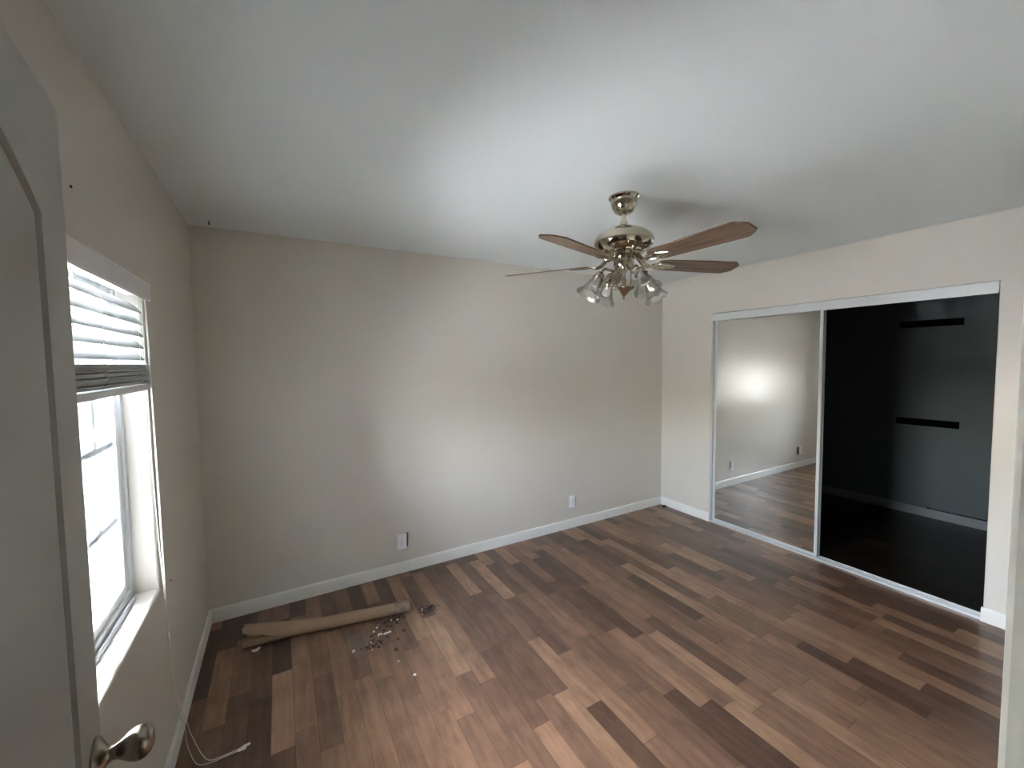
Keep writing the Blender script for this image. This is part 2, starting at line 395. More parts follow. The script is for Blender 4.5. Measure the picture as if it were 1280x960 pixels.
# closet interior
CB = 6.04
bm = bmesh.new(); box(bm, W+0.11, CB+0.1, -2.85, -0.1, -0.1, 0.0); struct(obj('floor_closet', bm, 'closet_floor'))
bm = bmesh.new(); box(bm, W+0.11, CB+0.1, -2.85, -0.1, H, H+0.1); struct(obj('ceiling_closet', bm, 'closet_wall'))
bm = bmesh.new(); box(bm, CB, CB+0.1, -2.85, -0.1, 0, H); struct(obj('wall_closet_back', bm, 'closet_wall'))
bm = bmesh.new(); box(bm, W+0.11, CB, -0.2, -0.1, 0, H); struct(obj('wall_closet_left', bm, 'closet_wall'))
bm = bmesh.new(); box(bm, W+0.11, CB, -2.85, -2.75, 0, H); struct(obj('wall_closet_right', bm, 'closet_wall'))
bm = bmesh.new(); sweep(bm, BP, (CB, -0.2, 0), (CB, -2.75, 0)); struct(obj('baseboard_closet', bm, 'closet_base'))

# ------------------------------------------------------------------ window
win = empty('window_1', (0, 0, 0)); struct(win, 'white gridded sliding window in the left wall')
bm = bmesh.new(); fx0, fx1 = -0.138, -0.076
box(bm, fx0, fx1, WY0, WY0+0.028, WZ0, WZ1, 0.002); box(bm, fx0, fx1, WY1-0.028, WY1, WZ0, WZ1, 0.002)
box(bm, fx0, fx1, WY0+0.028, WY1-0.028, WZ1-0.03, WZ1, 0.002); box(bm, fx0, fx1-0.012, WY0+0.028, WY1-0.028, WZ0, WZ0+0.024, 0.002)
box(bm, fx1-0.010, fx1, WY0+0.028, WY1-0.028, WZ0, WZ0+0.034, 0.002)     # raised track lip
box(bm, fx1+0.004, fx1+0.016, WY0, WY1-0.05, WZ0, WZ0+0.012, 0.003)      # loose strip on the sill in front of the track
obj('window_frame', bm, 'vinyl', win)
def sash(y0, y1, xc):
    bm = bmesh.new(); t = 0.012; z0, z1 = WZ0+0.024, WZ1-0.03; w = 0.036
    box(bm, xc-t, xc+t, y0, y0+w, z0, z1, 0.003); box(bm, xc-t, xc+t, y1-w, y1, z0, z1, 0.003)
    box(bm, xc-t, xc+t, y0+w, y1-w, z0, z0+0.042, 0.003); box(bm, xc-t, xc+t, y0+w, y1-w, z1-0.04, z1, 0.003)
    s = obj('sash', bm, 'vinyl', win)
    gy0, gy1, gz0, gz1 = y0+w, y1-w, z0+0.042, z1-0.04
    bm = bmesh.new(); m = (gy0+gy1)/2
    box(bm, xc-0.004, xc+0.004, m-0.009, m+0.009, gz0, gz1, 0.002)
    for z in (1.055, 1.33, 1.60): box(bm, xc-0.004, xc+0.004, gy0, gy1, z-0.010, z+0.010, 0.002)
    obj('grille', bm, 'grille', s)
    for q in (0.006, -0.008):
        bm = bmesh.new(); box(bm, xc+q, xc+q+0.002, gy0-0.004, gy1+0.004, gz0-0.004, gz1+0.004); obj('pane', bm, 'glass', s)
sash(-1.475, WY1-0.028, -0.096); sash(WY0+0.028, -1.435, -0.123)

# ------------------------------------------------------------------ outside
bm = bmesh.new(); box(bm, -14.0, -0.14, -9, 26, -0.5, -0.35); struct(obj('ground', bm, 'ground'), 'bright pale concrete ground outside the window')
bm = bmesh.new(); box(bm, -0.852, -0.14, -4.8, 6.0, 2.34, 2.44); struct(obj('roof_eave', bm, 'soffit'))
bm = bmesh.new()
for i in range(30):
    x = -12 + i*0.41; box(bm, x, x+0.398, 15.0, 15.03, -0.36, 1.1+0.02*math.sin(i*2.1), 0.004)
for z in (-0.1, 0.8): box(bm, -12, 0.3, 14.95, 15.0, z, z+0.09, 0.004)
tag(obj('board_fence', bm, 'fence'), 'weathered board fence far beyond the window panes', 'fence')
bm = bmesh.new(); box(bm, -7.5, -0.6, 9.2, 12.2, -0.36, -0.30, 0.01); struct(obj('planting_bed', bm, 'soil'), 'dark soil bed under the green shrubs outside the window')
bm = bmesh.new(); box(bm, -9.0, -0.15, 5.2, 6.4, -0.36, -0.335, 0.006); struct(obj('paving_strip', bm, 'street'), 'grey paving strip across the pale ground outside the window')
bm = bmesh.new(); box(bm, -0.80, -0.70, 0.62, 0.72, -0.35, 2.34, 0.006); box(bm, -0.82, -0.68, 0.60, 0.74, -0.35, -0.20, 0.006); box(bm, -0.82, -0.68, 0.60, 0.74, 2.24, 2.34, 0.006)
struct(obj('porch_post', bm, 'vinyl'), 'white square post under the eave outside the window')
def shrub(x, y, z, s, label, seed):
    rd = random.Random(seed); bm = bmesh.new(); core = empty('hedge_shrub', (x, y, z))
    tube(bm, [(0, 0, 0), (0.02, 0.03, 0.5*s), (0, 0, 0.9*s)], [0.06, 0.05, 0.03], 8); obj('trunk', bm, 'fence', core)
    bm = bmesh.new()
    for k in range(700):
        u = Vector((rd.gauss(0, 1), rd.gauss(0, 1), rd.gauss(0, 1))).normalized()*(0.55+0.45*rd.random())
        c = Vector((u.x*0.75*s, u.y*0.85*s, 1.05*s+u.z*0.8*s)); a = Vector((rd.gauss(0, 1), rd.gauss(0, 1), rd.gauss(0, 1))).normalized(); b = a.cross(u).normalized()
        w = 0.11*s; q = [c-a*w, c-b*w*0.5+u*0.02, c+a*w, c+b*w*0.5+u*0.02]
        bm.faces.new([bm.verts.new(p) for p in q])
    obj('foliage', bm, 'leaf', core)
    tag(core, label, 'shrub', 'shrubs in the outside bed')
for i, (x, y, s) in enumerate(((-1.9, 10.6, 1.15), (-4.1, 10.8, 1.3), (-6.4, 10.6, 1.2))):
    shrub(x, y, -0.31, s, 'leafy green shrub in the soil bed outside the window', 40+i)

# ------------------------------------------------------------------ entry door (open against the left wall)
E0, HG = Vector((0.127, -2.092, 0)), Vector((0.205, -2.90, 0))
dl = (HG-E0).length; dt = (HG-E0).normalized(); dn = Vector((-dt.y, dt.x, 0))
if dn.x < 0: dn = -dn
door = empty('door_1', (0, 0, 0)); struct(door, 'open white moulded panel door at the left edge of the view')
DM = Matrix(((dt.x, 0, dn.x, E0.x), (dt.y, 0, dn.y, E0.y), (0, 1, 0, 0), (0, 0, 0, 1)))   # local (s, z, out)
def door_leaf():
    bm = bmesh.new(); z0, z1, th = 0.012, 2.04, 0.035
    def outline(s0, s1, a, b, rise, n=14):
        pts = [(s0, a), (s1, a)]; c = (s0+s1)/2; h = (s1-s0)/2
        for k in range(n+1):
            s = s1 + (s0-s1)*k/n; pts.append((s, b + rise*(1-((s-c)/h)**2)))
        return pts
    def inset(pts, d):
        n = len(pts); out = []
        for i in range(n):
            p0, p1, p2 = Vector(pts[i-1]), Vector(pts[i]), Vector(pts[(i+1) % n])
            d1 = (p1-p0).normalized(); d2 = (p2-p1).normalized(); n1 = Vector((-d1.y, d1.x)); n2 = Vector((-d2.y, d2.x))
            q = (n1+n2).normalized(); q = q/max(0.4, q.dot(n1)); out.append(tuple(p1+q*d))
        return out
    panels = [outline(0.112, dl-0.112, 0.87, 1.836, 0.10), outline(0.112, dl-0.112, 0.22, 0.72, 0.0, 2)]
    outer = [bm.verts.new((s, z, 0)) for s, z in ((0, z0), (dl, z0), (dl, z1), (0, z1))]
    edges = [bm.edges.new((outer[k], outer[(k+1) % 4])) for k in range(4)]
    for P in panels:
        loops = [[bm.verts.new((s, z, d)) for s, z in inset(P, i)] for i, d in ((0, 0), (0.003, -0.0075), (0.011, -0.0045), (0.020, -0.004), (0.024, -0.0075), (0.028, -0.001))]
        n = len(P)
        for k in range(n): edges.append(bm.edges.new((loops[0][k], loops[0][(k+1) % n])))
        for A, B in zip(loops, loops[1:]):
            for k in range(n): bm.faces.new((A[k], A[(k+1) % n], B[(k+1) % n], B[k]))
        bm.faces.new(loops[-1])
    bmesh.ops.triangle_fill(bm, edges=edges, use_beauty=True)
    back = [bm.verts.new((s, z, -th)) for s, z in ((0, z0), (dl, z0), (dl, z1), (0, z1))]
    bm.faces.new(back)
    for k in range(4): bm.faces.new((outer[k], outer[(k+1) % 4], back[(k+1) % 4], back[k]))
    bmesh.ops.transform(bm, matrix=DM, verts=bm.verts[:]); return bm
obj('door_leaf', door_leaf(), 'door', door, angle=20)
KZ, KS = 0.93, 0.048
kn = empty('door_knob', E0 + dt*KS + Vector((0, 0, KZ)), dn.to_track_quat('Z', 'Y').to_euler(), door); kn['label'] = 'satin nickel egg shaped door knob'
bm = bmesh.new(); lathe(bm, [(0, 0.0), (0.0345, 0), (0.0345, 0.003), (0.031, 0.007), (0.022, 0.012), (0.015, 0.016), (0.0125, 0.020), (0, 0.020)]); obj('rosette', bm, 'satin', kn)
bm = bmesh.new(); lathe(bm, [(0, 0.018), (0.0115, 0.018), (0.0115, 0.026), (0.0128, 0.030), (0.0165, 0.036), (0.0225, 0.044), (0.0268, 0.053), (0.0275, 0.061), (0.0255, 0.068), (0.0205, 0.074), (0.012, 0.078), (0, 0.079)])
obj('knob', bm, 'satin', kn)
for z in (0.25, 1.05, 1.82):
    bm = bmesh.new(); tube(bm, [HG+dt*0.008-dn*0.04+Vector((0, 0, z-0.05)), HG+dt*0.008-dn*0.04+Vector((0, 0, z+0.05))], 0.006, 10); obj('hinge', bm, 'satin', door)

# ------------------------------------------------------------------ closet track and mirror doors
tr = empty('closet_track', (W, (CY0+CY1)/2, 0)); tag(tr, 'white aluminium top and bottom tracks framing the closet opening', 'track')
def local(bm, o): bmesh.ops.translate(bm, verts=bm.verts[:], vec=-Vector(o)); return bm
TO = (W, (CY0+CY1)/2, 0)
bm = bmesh.new(); box(bm, W-0.004, W+0.006, CY0+0.002, CY1-0.001, 1.985, 2.043, 0.002); box(bm, W+0.002, W+0.085, CY0+0.002, CY1-0.001, 2.028, 2.043, 0.002); box(bm, W-0.006, W+0.004, CY0+0.002, CY1-0.001, 1.974, 1.987, 0.003)
obj('top_fascia', local(bm, TO), 'alu', tr)
bm = bmesh.new(); box(bm, W, W+0.084, CY0+0.002, CY1-0.002, 0.0, 0.005, 0.002)
for x in (W+0.0, W+0.018, W+0.045, W+0.078): box(bm, x, x+0.005, CY0+0.002, CY1-0.002, 0.004, 0.013, 0.002)
obj('bottom_rail', local(bm, TO), 'alu', tr)
bm = bmesh.new(); box(bm, W+0.004, W+0.07, CY1-0.012, CY1-0.001, 0.021, 1.974, 0.002); obj('side_channel', local(bm, TO), 'alu', tr)
def mirror_door(y0, y1, x, label, glass):
    t = empty('sliding_mirror_door', (x, (y0+y1)/2, 0.0)); tag(t, label, 'mirror door')
    o = (x, (y0+y1)/2, 0.0); w = 0.024
    bm = bmesh.new(); box(bm, x, x+0.003, y0+w-0.003, y1-w+0.003, 0.037, 1.992); obj('mirror_glass', local(bm, o), glass, t)
    for a in (y0, y1-w):
        bm = bmesh.new(); box(bm, x-0.006, x+0.014, a, a+w, 0.014, 2.02, 0.003); obj('stile', local(bm, o), 'alu', t)
    bm = bmesh.new(); box(bm, x-0.005, x+0.013, y0+w, y1-w, 0.014, 0.038, 0.003); obj('lower_rail', local(bm, o), 'alu', t)
    bm = bmesh.new(); box(bm, x-0.005, x+0.013, y0+w, y1-w, 1.992, 2.02, 0.003); obj('upper_rail', local(bm, o), 'alu', t)
    bm = bmesh.new(); box(bm, x+0.004, x+0.012, y0+w, y1-w, 0.039, 1.99); obj('backing_board', local(bm, o), 'box_grey', t)
mirror_door(-1.515, -0.606, W+0.030, 'mirrored sliding closet door in front, reflecting the beige back wall', 'mirror')
mirror_door(-1.517, -0.606, W+0.058, 'rear sliding closet door, only its grey edge showing beside the mirror', 'mirror')
for z, lab in ((1.902, 'upper short black shelf cleat on the dark closet back wall'), (0.915, 'lower short black shelf cleat on the dark closet back wall')):
    bm = bmesh.new(); box(bm, -0.019, 0, -0.227, 0.227, 0, 0.068, 0.002); c = obj('shelf_cleat', bm, 'black', loc=(CB, -1.614, z)); tag(c, lab, 'shelf cleat')
bm = bmesh.new(); tube(bm, [(CB-0.007, -1.66, 0.091), (CB-0.007, -1.80, 0.0895), (CB-0.008, -1.95, 0.092), (CB-0.007, -2.2, 0.090), (CB-0.007, -2.5, 0.090)], 0.0035, 6, smooth=5)
tube(bm, [(CB-0.007, -1.66, 0.091), (CB-0.009, -1.645, 0.094)], 0.007, 6); tag(obj('closet_cable', bm, 'black'), 'thin black cable lying on top of the closet baseboard', 'cable')

# ------------------------------------------------------------------ blind
bl = empty('window_blind', (0, -1.5, WZ1)); tag(bl, 'white slatted window blind half raised in the left window', 'blind'); BO = (0, -1.5, WZ1)
BY0, BY1, BX = WY0+0.008, WY1-0.012, -0.018
bm = bmesh.new(); box(bm, 0.014, 0.026, BY0+0.002, BY1+0.004, WZ1-0.066, WZ1-0.002, 0.003)
box(bm, 0.010, 0.030, BY0+0.001, BY1+0.005, WZ1-0.010, WZ1-0.003, 0.003); obj('valance', local(bm, BO), 'blind', bl)
bm = bmesh.new(); box(bm, -0.048, 0.010, BY0, BY1, WZ1-0.045, WZ1-0.001, 0.002); obj('head_rail', local(bm, BO), 'blind', bl)
def slat(zc, ang, y0, y1, dx=0.0, tilt=0.0, th=0.0013):
    bm = bmesh.new(); n = 8
    pts = [(-0.025+0.05*k/n, 0.0018*(1-((k/n)*2-1)**2)) for k in range(n+1)]
    prof = [(x, z+th) for x, z in pts] + [(x, z-th) for x, z in reversed(pts)]
    ca, sa = math.cos(ang), math.sin(ang)
    A = [bm.verts.new((BX+dx+x*ca+z*sa, y0, zc-x*sa+z*ca-tilt)) for x, z in prof]; B = [bm.verts.new((BX+dx+x*ca+z*sa, y1, zc-x*sa+z*ca+tilt)) for x, z in prof]
    k_ = len(prof); bm.faces.new(A); bm.faces.new(B[::-1])
    for k in range(k_): bm.faces.new((A[k], A[(k+1) % k_], B[(k+1) % k_], B[k]))
    return bm
for k in range(5): obj('slat', local(slat(1.822-0.0435*k, math.radians(50), BY0+0.004, BY1-0.004), BO), 'slat', bl)
rd = random.Random(3)
ns = 11
for k in range(ns):
    obj('slat', local(slat(1.547+0.0066*k, math.radians(rd.uniform(-3, 5)), BY0+0.004, BY1-0.004, rd.uniform(-.004, .004), rd.uniform(-.0012, .0012), 0.0024), BO), 'slat', bl)
bm = bmesh.new(); box(bm, BX-0.026, BX+0.028, BY0+0.003, BY1-0.002, 1.520, 1.540, 0.004); obj('bottom_rail', local(bm, BO), 'blind', bl)
bm = bmesh.new()
for y in (-1.17, -1.51, -1.85):
    bm = bmesh.new()
    for x in (BX-0.027, BX+0.027):
        tube(bm, [(x, y, 1.87), (x, y, 1.62)] , 0.0009, 5)
        tube(bm, [(x, y, 1.62), (x+0.006*(1 if x > BX else -1), y+0.006, 1.60), (x, y-0.008, 1.585), (x+0.005*(1 if x > BX else -1), y+0.007, 1.57), (x, y, 1.545)], 0.0009, 5, smooth=4)
    obj('ladder_cord', local(bm, BO), 'cord', bl)
def pull(name, pts, tip=True):
    bm = bmesh.new(); tube(bm, pts, 0.0014, 6, smooth=6); c = obj(name, local(bm, BO), 'cord', bl)
    if tip:
        a, b = Vector(pts[-2]), Vector(pts[-1]); d = (b-a).normalized(); bm = bmesh.new()
        tube(bm, [b-d*0.002, b+d*0.006, b+d*0.024, b+d*0.030], [0.003, 0.0048, 0.0052, 0.003], 10); obj('tassel', local(bm, BO), 'tassel', c)
    return c
pull('pull_cord', [(0.012, -1.088, 1.86), (0.016, -1.088, 1.50), (0.018, -1.092, 1.30), (0.018, -1.086, 1.02), (0.018, -1.076, 0.745), (0.019, -1.073, 0.56), (0.019, -1.03, 0.30), (0.019, -0.955, 0.13), (0.020, -0.895, 0.05), (0.028, -0.93, 0.004), (0.046, -0.99, 0.003), (0.085, -1.085, 0.003), (0.13, -1.108, 0.003), (0.19, -1.106, 0.003), (0.226, -1.108, 0.0055)])
pull('pull_cord', [(0.012, -1.076, 1.86), (0.015, -1.074, 1.50), (0.017, -1.076, 1.30), (0.018, -1.070, 1.02), (0.018, -1.065, 0.745), (0.019, -1.062, 0.56), (0.019, -1.012, 0.30), (0.019, -0.925, 0.13), (0.020, -0.86, 0.04), (0.035, -0.89, 0.003), (0.060, -0.955, 0.003), (0.095, -1.04, 0.003), (0.13, -1.094, 0.003), (0.19, -1.099, 0.0035), (0.240, -1.096, 0.0055)])
pull('tilt_cord', [(0.002, -1.083, 1.86), (0.003, -1.082, 1.50), (0.004, -1.080, 1.2), (0.010, -1.076, 0.90), (0.016, -1.072, 0.70), (0.018, -1.067, 0.565)])
for q in ((0.019, -1.070, 0.555), (0.019, -1.060, 0.575)):
    bm = bmesh.new(); lathe(bm, [(0, 0), (0.004, 0.001), (0.004, 0.011), (0, 0.012)], 10, Matrix.Translation(q)); obj('cord_connector', local(bm, BO), 'tassel', bl)

# ------------------------------------------------------------------ ceiling fan
FX, FY = 1.994, -1.520
fan = empty('ceiling_fan', (FX, FY, H)); tag(fan, 'five blade brown ceiling fan with champagne nickel motor and glass shades', 'ceiling fan')
def fz(prof): return [(r, z-H) for r, z in prof]
bm = bmesh.new(); lathe(bm, fz([(0, 2.4395), (0.077, 2.4395), (0.078, 2.432), (0.072, 2.425), (0.067, 2.420), (0.065, 2.402), (0.058, 2.382), (0.046, 2.364), (0.032, 2.354), (0.016, 2.351), (0, 2.351)]), 48); obj('canopy', bm, 'nickel', fan)
bm = bmesh.new(); lathe(bm, fz([(0.0125, 2.36), (0.0125, 2.292)]), 24); lathe(bm, fz([(0.0125, 2.318), (0.02, 2.316), (0.021, 2.296), (0.03, 2.29)]), 24); obj('downrod', bm, 'nickel', fan)
bm = bmesh.new(); lathe(bm, fz([(0, 2.298), (0.028, 2.297), (0.05, 2.288), (0.09, 2.272), (0.122, 2.254), (0.143, 2.234), (0.150, 2.215), (0.147, 2.199), (0.138, 2.184), (0.122, 2.170), (0.104, 2.162), (0.100, 2.155), (0.088, 2.153), (0.085, 2.138), (0.06, 2.136), (0, 2.136)]), 64); obj('motor_housing', bm, 'nickel', fan)
bm = bmesh.new(); lathe(bm, fz([(0, 2.137), (0.050, 2.136), (0.052, 2.130), (0.052, 2.092), (0.046, 2.082), (0.030, 2.078), (0, 2.078)]), 40); obj('light_fitter', bm, 'nickel', fan)
bm = bmesh.new()
lathe(bm, fz([(0.0075, 2.08), (0.0075, 2.05), (0.010, 2.03), (0.0075, 2.01), (0.0075, 1.985)]), 16)
lathe(bm, fz([(0, 1.990), (0.030, 1.989), (0.052, 1.984), (0.054, 1.978), (0.048, 1.972), (0.030, 1.962), (0.016, 1.946), (0.007, 1.938), (0.006, 1.932), (0.007, 1.928), (0.003, 1.922), (0, 1.921)]), 40)
for k in range(4):
    a = math.radians(78+90*k+45)
    tube(bm, [(0.03*math.cos(a), 0.03*math.sin(a), 2.082-H), (0.036*math.cos(a), 0.036*math.sin(a), 2.04-H), (0.034*math.cos(a), 0.034*math.sin(a), 1.986-H)], 0.003, 8, smooth=5)
obj('finial', bm, 'nickel', fan)
BZ = 2.105-H; PITCH = math.radians(12)
def blade_bm():
    half = [(0.185, 0.040), (0.20, 0.052), (0.23, 0.057), (0.40, 0.063), (0.58, 0.068), (0.615, 0.068), (0.645, 0.045), (0.66, 0.030)]
    bm = bmesh.new(); prism(bm, [(x, -y) for x, y in half] + [(x, y) for x, y in reversed(half)], -0.003, 0.003, 0.0012)
    bmesh.ops.rotate(bm, verts=bm.verts[:], cent=(0, 0, 0), matrix=Matrix.Rotation(-PITCH, 3, 'X')); return bm
def iron_bm():
    bm = bmesh.new(); b = bmesh.new()
    half = [(0.150, 0.010), (0.165, 0.022), (0.185, 0.036), (0.205, 0.040), (0.225, 0.034), (0.25, 0.026), (0.275, 0.016), (0.29, 0.004)]
    prism(b, [(x, -y) for x, y in half] + [(x, y) for x, y in reversed(half)], -0.0075, -0.0035, 0.001)
    for x, y in ((0.20, 0.02), (0.20, -0.02), (0.255, 0)): lathe(b, [(0, -0.0105), (0.004, -0.0095), (0.005, -0.0075)], 10, Matrix.Translation((x, y, 0)))
    for y0 in (-0.5, 0, 0.5): tube(b, [(0.16, y0*0.03, -0.0075), (0.2, y0*0.055, -0.0085), (0.24, y0*0.04, -0.0085), (0.28, y0*0.008, -0.0075)], 0.0022, 6, smooth=3)
    bmesh.ops.rotate(b, verts=b.verts[:], cent=(0, 0, 0), matrix=Matrix.Rotation(-PITCH, 3, 'X')); merge(bm, b)
    for s in (-1, 1):
        tube(bm, [(0.075, s*0.012, 0.040), (0.095, s*0.014, 0.020), (0.115, s*0.016, -0.002), (0.14, s*0.014, -0.010), (0.165, s*0.010, -0.006)], [0.007, 0.007, 0.0065, 0.006, 0.005], 8, smooth=0)
    return bm
b0 = i0 = None
for k, deg in enumerate((126, 198, 270, 342, 54)):
    if b0 is None:
        b0 = obj('blade', blade_bm(), 'blade', fan); i0 = obj('blade_iron', iron_bm(), 'nickel', b0); b, ir = b0, i0
    else:
        b = b0.copy(); COL.objects.link(b); b.parent = fan; ir = i0.copy(); COL.objects.link(ir); ir.parent = b
    b.location = (0, 0, BZ); b.rotation_euler = (0, 0, math.radians(deg))
def lamp(deg):
    a = math.radians(deg); ca, sa = math.cos(a), math.sin(a)
    P = lambda r, z: Vector((r*ca, r*sa, z-H))
    bm = bmesh.new(); tube(bm, [P(0.034, 2.086), P(0.052, 2.064), P(0.080, 2.066), P(0.108, 2.070), P(0.126, 2.056), P(0.134, 2.040)], 0.0065, 10, smooth=6)
    arm = obj('lamp_arm', bm, 'nickel', fan)
    tilt = math.radians(33); ax = Vector((math.sin(tilt)*ca, math.sin(tilt)*sa, -math.cos(tilt)))
    Mx = ax.to_track_quat('Z', 'Y').to_matrix().to_4x4(); Mx.translation = P(0.130, 2.050)
    bm = bmesh.new(); lathe(bm, [(0, -0.002), (0.012, 0), (0.020, 0.006), (0.025, 0.014), (0.026, 0.026), (0.031, 0.030), (0.032, 0.036), (0.028, 0.038)], 28, Mx); obj('socket_cup', bm, 'nickel', arm)
    bm = bmesh.new()
    outer = [(0.026, 0.030), (0.0275, 0.045), (0.031, 0.062), (0.036, 0.080), (0.042, 0.098), (0.050, 0.116), (0.060, 0.130), (0.066, 0.136)]
    prof = outer + [(r-0.003, z) for r, z in reversed(outer)]
    lathe(bm, prof[:8] + [(0.0645, 0.1365)] + [(r-0.003, z) for r, z in reversed(outer)], 96, Mx, ribs=24, ribamp=0.0)
    # ribbing and a gently scalloped rim, grown towards the mouth
    inv = Mx.inverted()
    for v in bm.verts:
        q = inv @ v.co; an = math.atan2(q.y, q.x); t = max(0, (q.z-0.07)/0.066)
        r_ = math.hypot(q.x, q.y); f = 1 + 0.014*t*math.cos(24*an); q.x *= f; q.y *= f; q.z += 0.003*t*t*math.cos(8*an); v.co = Mx @ q
    obj('glass_shade', bm, 'shade', arm)
    bm = bmesh.new(); lathe(bm, [(0.013, 0.03), (0.014, 0.045), (0.021, 0.062), (0.025, 0.075), (0.023, 0.088), (0.014, 0.097), (0, 0.100)], 24, Mx); obj('bulb', bm, 'bulb', arm)
for d in (78, 168, 258, 348): lamp(d)

# ------------------------------------------------------------------ outlets
def outlet(x, z, out, tilt, label, detail=True):
    t = empty('wall_outlet', (x, 0, z), (0, tilt, 0)); tag(t, label, 'outlet')
    bm = bmesh.new(); box(bm, -0.036, 0.036, -out-0.006, -out, -0.0585, 0.0585, 0.0025); obj('face_plate', bm, 'plate', t)
    if out > 0.004:
        bm = bmesh.new(); box(bm, -0.028, 0.028, -out, 0.0, -0.050, 0.050, 0.002); box(bm, 0.027, 0.052, -0.008, 0.0, -0.054, 0.054, 0.002); obj('outlet_box_and_shadow', bm, 'box_grey', t)  # box, plus a dark strip on its right painted as the plate's shadow
    for s in (-1, 1):
        bm = bmesh.new(); n = 16
        prism(bm, [(0.0165*math.cos(2*PI*k/n), max(-0.013, min(0.013, 0.0165*math.sin(2*PI*k/n)))) for k in range(n)], 0, 0.002, 0.0004)
        bmesh.ops.rotate(bm, verts=bm.verts[:], cent=(0, 0, 0), matrix=Matrix.Rotation(PI/2, 3, 'X')); bmesh.ops.translate(bm, verts=bm.verts[:], vec=(0, -out-0.006, s*0.0195))
        r = obj('receptacle', bm, 'plate', t)
        bm = bmesh.new()
        for q in (-1, 1): box(bm, q*0.0063-0.0011, q*0.0063+0.0011, -out-0.0085, -out-0.0075, s*0.0195-0.001, s*0.0195+0.008)
        lathe(bm, [(0, 0), (0.0024, 0), (0.0024, 0.001), (0, 0.001)], 10, Matrix.Translation((0, -out-0.0075, s*0.0195-0.007)) @ Matrix.Rotation(PI/2, 4, 'X'))
        obj('slot', bm, 'slot', r)
    bm = bmesh.new(); lathe(bm, [(0, 0.0015), (0.003, 0.0005), (0.0032, 0)], 10, Matrix.Translation((0, -out-0.006, 0)) @ Matrix.Rotation(PI/2, 4, 'X')); obj('screw', bm, 'satin', t)
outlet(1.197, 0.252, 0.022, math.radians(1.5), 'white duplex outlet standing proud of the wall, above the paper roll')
outlet(2.842, 0.254, 0.003, 0, 'white duplex outlet flush on the back wall near the right corner')

# ------------------------------------------------------------------ paper roll on the floor
RL = Vector((0.205, -0.352, 0)); RR = Vector((1.112, -0.512, 0)); rl = (RR-RL).length; ra = math.atan2(RR.y-RL.y, RR.x-RL.x)
roll_ = empty('kraft_paper_roll', RL, (0, 0, ra)); tag(roll_, 'torn brown kraft paper roll lying on the wood floor by the back wall', 'paper roll')
def sheet(fn, nu, nv, thick):
    bm = bmesh.new(); g = [[bm.verts.new(fn(u/nu, v/nv)) for v in range(nv+1)] for u in range(nu+1)]
    for u in range(nu):
        for v in range(nv): bm.faces.new((g[u][v], g[u+1][v], g[u+1][v+1], g[u][v+1]))
    bm.normal_update(); bmesh.ops.solidify(bm, geom=bm.faces[:], thickness=thick); return bm
def nz(s, k): return math.sin(s*37+k)*0.5 + math.sin(s*83+2.3*k)*0.3 + math.sin(s*151+k)*0.2
def outer_fn(u, v):
    s = u*rl; w = min(1, max(0, (0.46-u)/0.46))                      # flap opening grows to the left end
    R = 0.033 + 0.020*w
    a0 = math.radians(-70)                                            # starts under the back
    open_ = w**0.8
    a1 = math.radians(268 - 132*open_ + 4*nz(u, 1.0)*open_)           # front edge rises as the sheet opens
    a = a0 + (a1-a0)*v
    r = R*(1 + 0.010*nz(u*0.4+v, 2))
    if u > 0.93: r *= 1 - 0.10*math.sin(a*3+1)**2*(u-0.93)/0.07 
    lift = 0.006*w*max(0, v-0.75)/0.25
    # angle measured from +y (back) over the top to -y (front)
    return Vector((s + 0.008*nz(v, 3)*(1 if u in (0, 1) else 0), r*math.cos(a) - lift, R*1.0 + 0.010*w*w + r*math.sin(a)))
obj('outer_sheet', sheet(outer_fn, 70, 36, 0.0018), 'kraft', roll_)
def inner_fn(u, v):
    a = math.radians(-110 + 400*v); R = 0.0235 - 0.006*v; s = 0.0 + u*rl*0.985
    w = min(1, max(0, (0.46-u)/0.46))
    return Vector((s, -0.030*w + R*math.cos(a), 0.0255 + 0.004*(1-w) + R*math.sin(a)))
obj('inner_roll', sheet(inner_fn, 40, 40, 0.0012), 'kraft_in', roll_)

# ------------------------------------------------------------------ litter on the floor
def chip(name, x, y, pts, th, m, label, cat, rot=0.0, group=None, curl=0.0):
    bm = bmesh.new(); prism(bm, pts, 0, th, min(th*0.3, 0.0008))
    if curl:
        bmesh.ops.subdivide_edges(bm, edges=bm.edges[:], cuts=3, use_grid_fill=True)
        for v in bm.verts: v.co.z += curl*(v.co.x**2+v.co.y**2)
    return tag(obj(name, bm, m, loc=(x, y, 0.0003), rot=(0, 0, rot)), label, cat, group)
def scraggly(r, n, sd):
    q = random.Random(sd); return [(r*q.uniform(.55, 1.1)*math.cos(2*PI*k/n), r*q.uniform(.55, 1.1)*math.sin(2*PI*k/n)) for k in range(n)]
p = chip('paper_scrap', 0.262, -0.436, [(-0.022, 0.012), (-0.012, -0.026), (0.010, -0.016), (0.026, 0.004), (0.012, 0.014)], 0.0012, 'paper', 'torn white paper scrap beside the left end of the kraft roll', 'paper scrap', 0.2, curl=14)
chip('plastic_film', 0.785, -0.665, [(-0.065, 0.150), (0.03, 0.125), (0.055, 0.02), (0.075, -0.03), (0.02, -0.10), (-0.005, -0.13), (-0.05, -0.115), (-0.075, 0.05)], 0.0006, 'film', 'clear plastic film piece lying flat below the kraft roll', 'plastic film', 0.0)
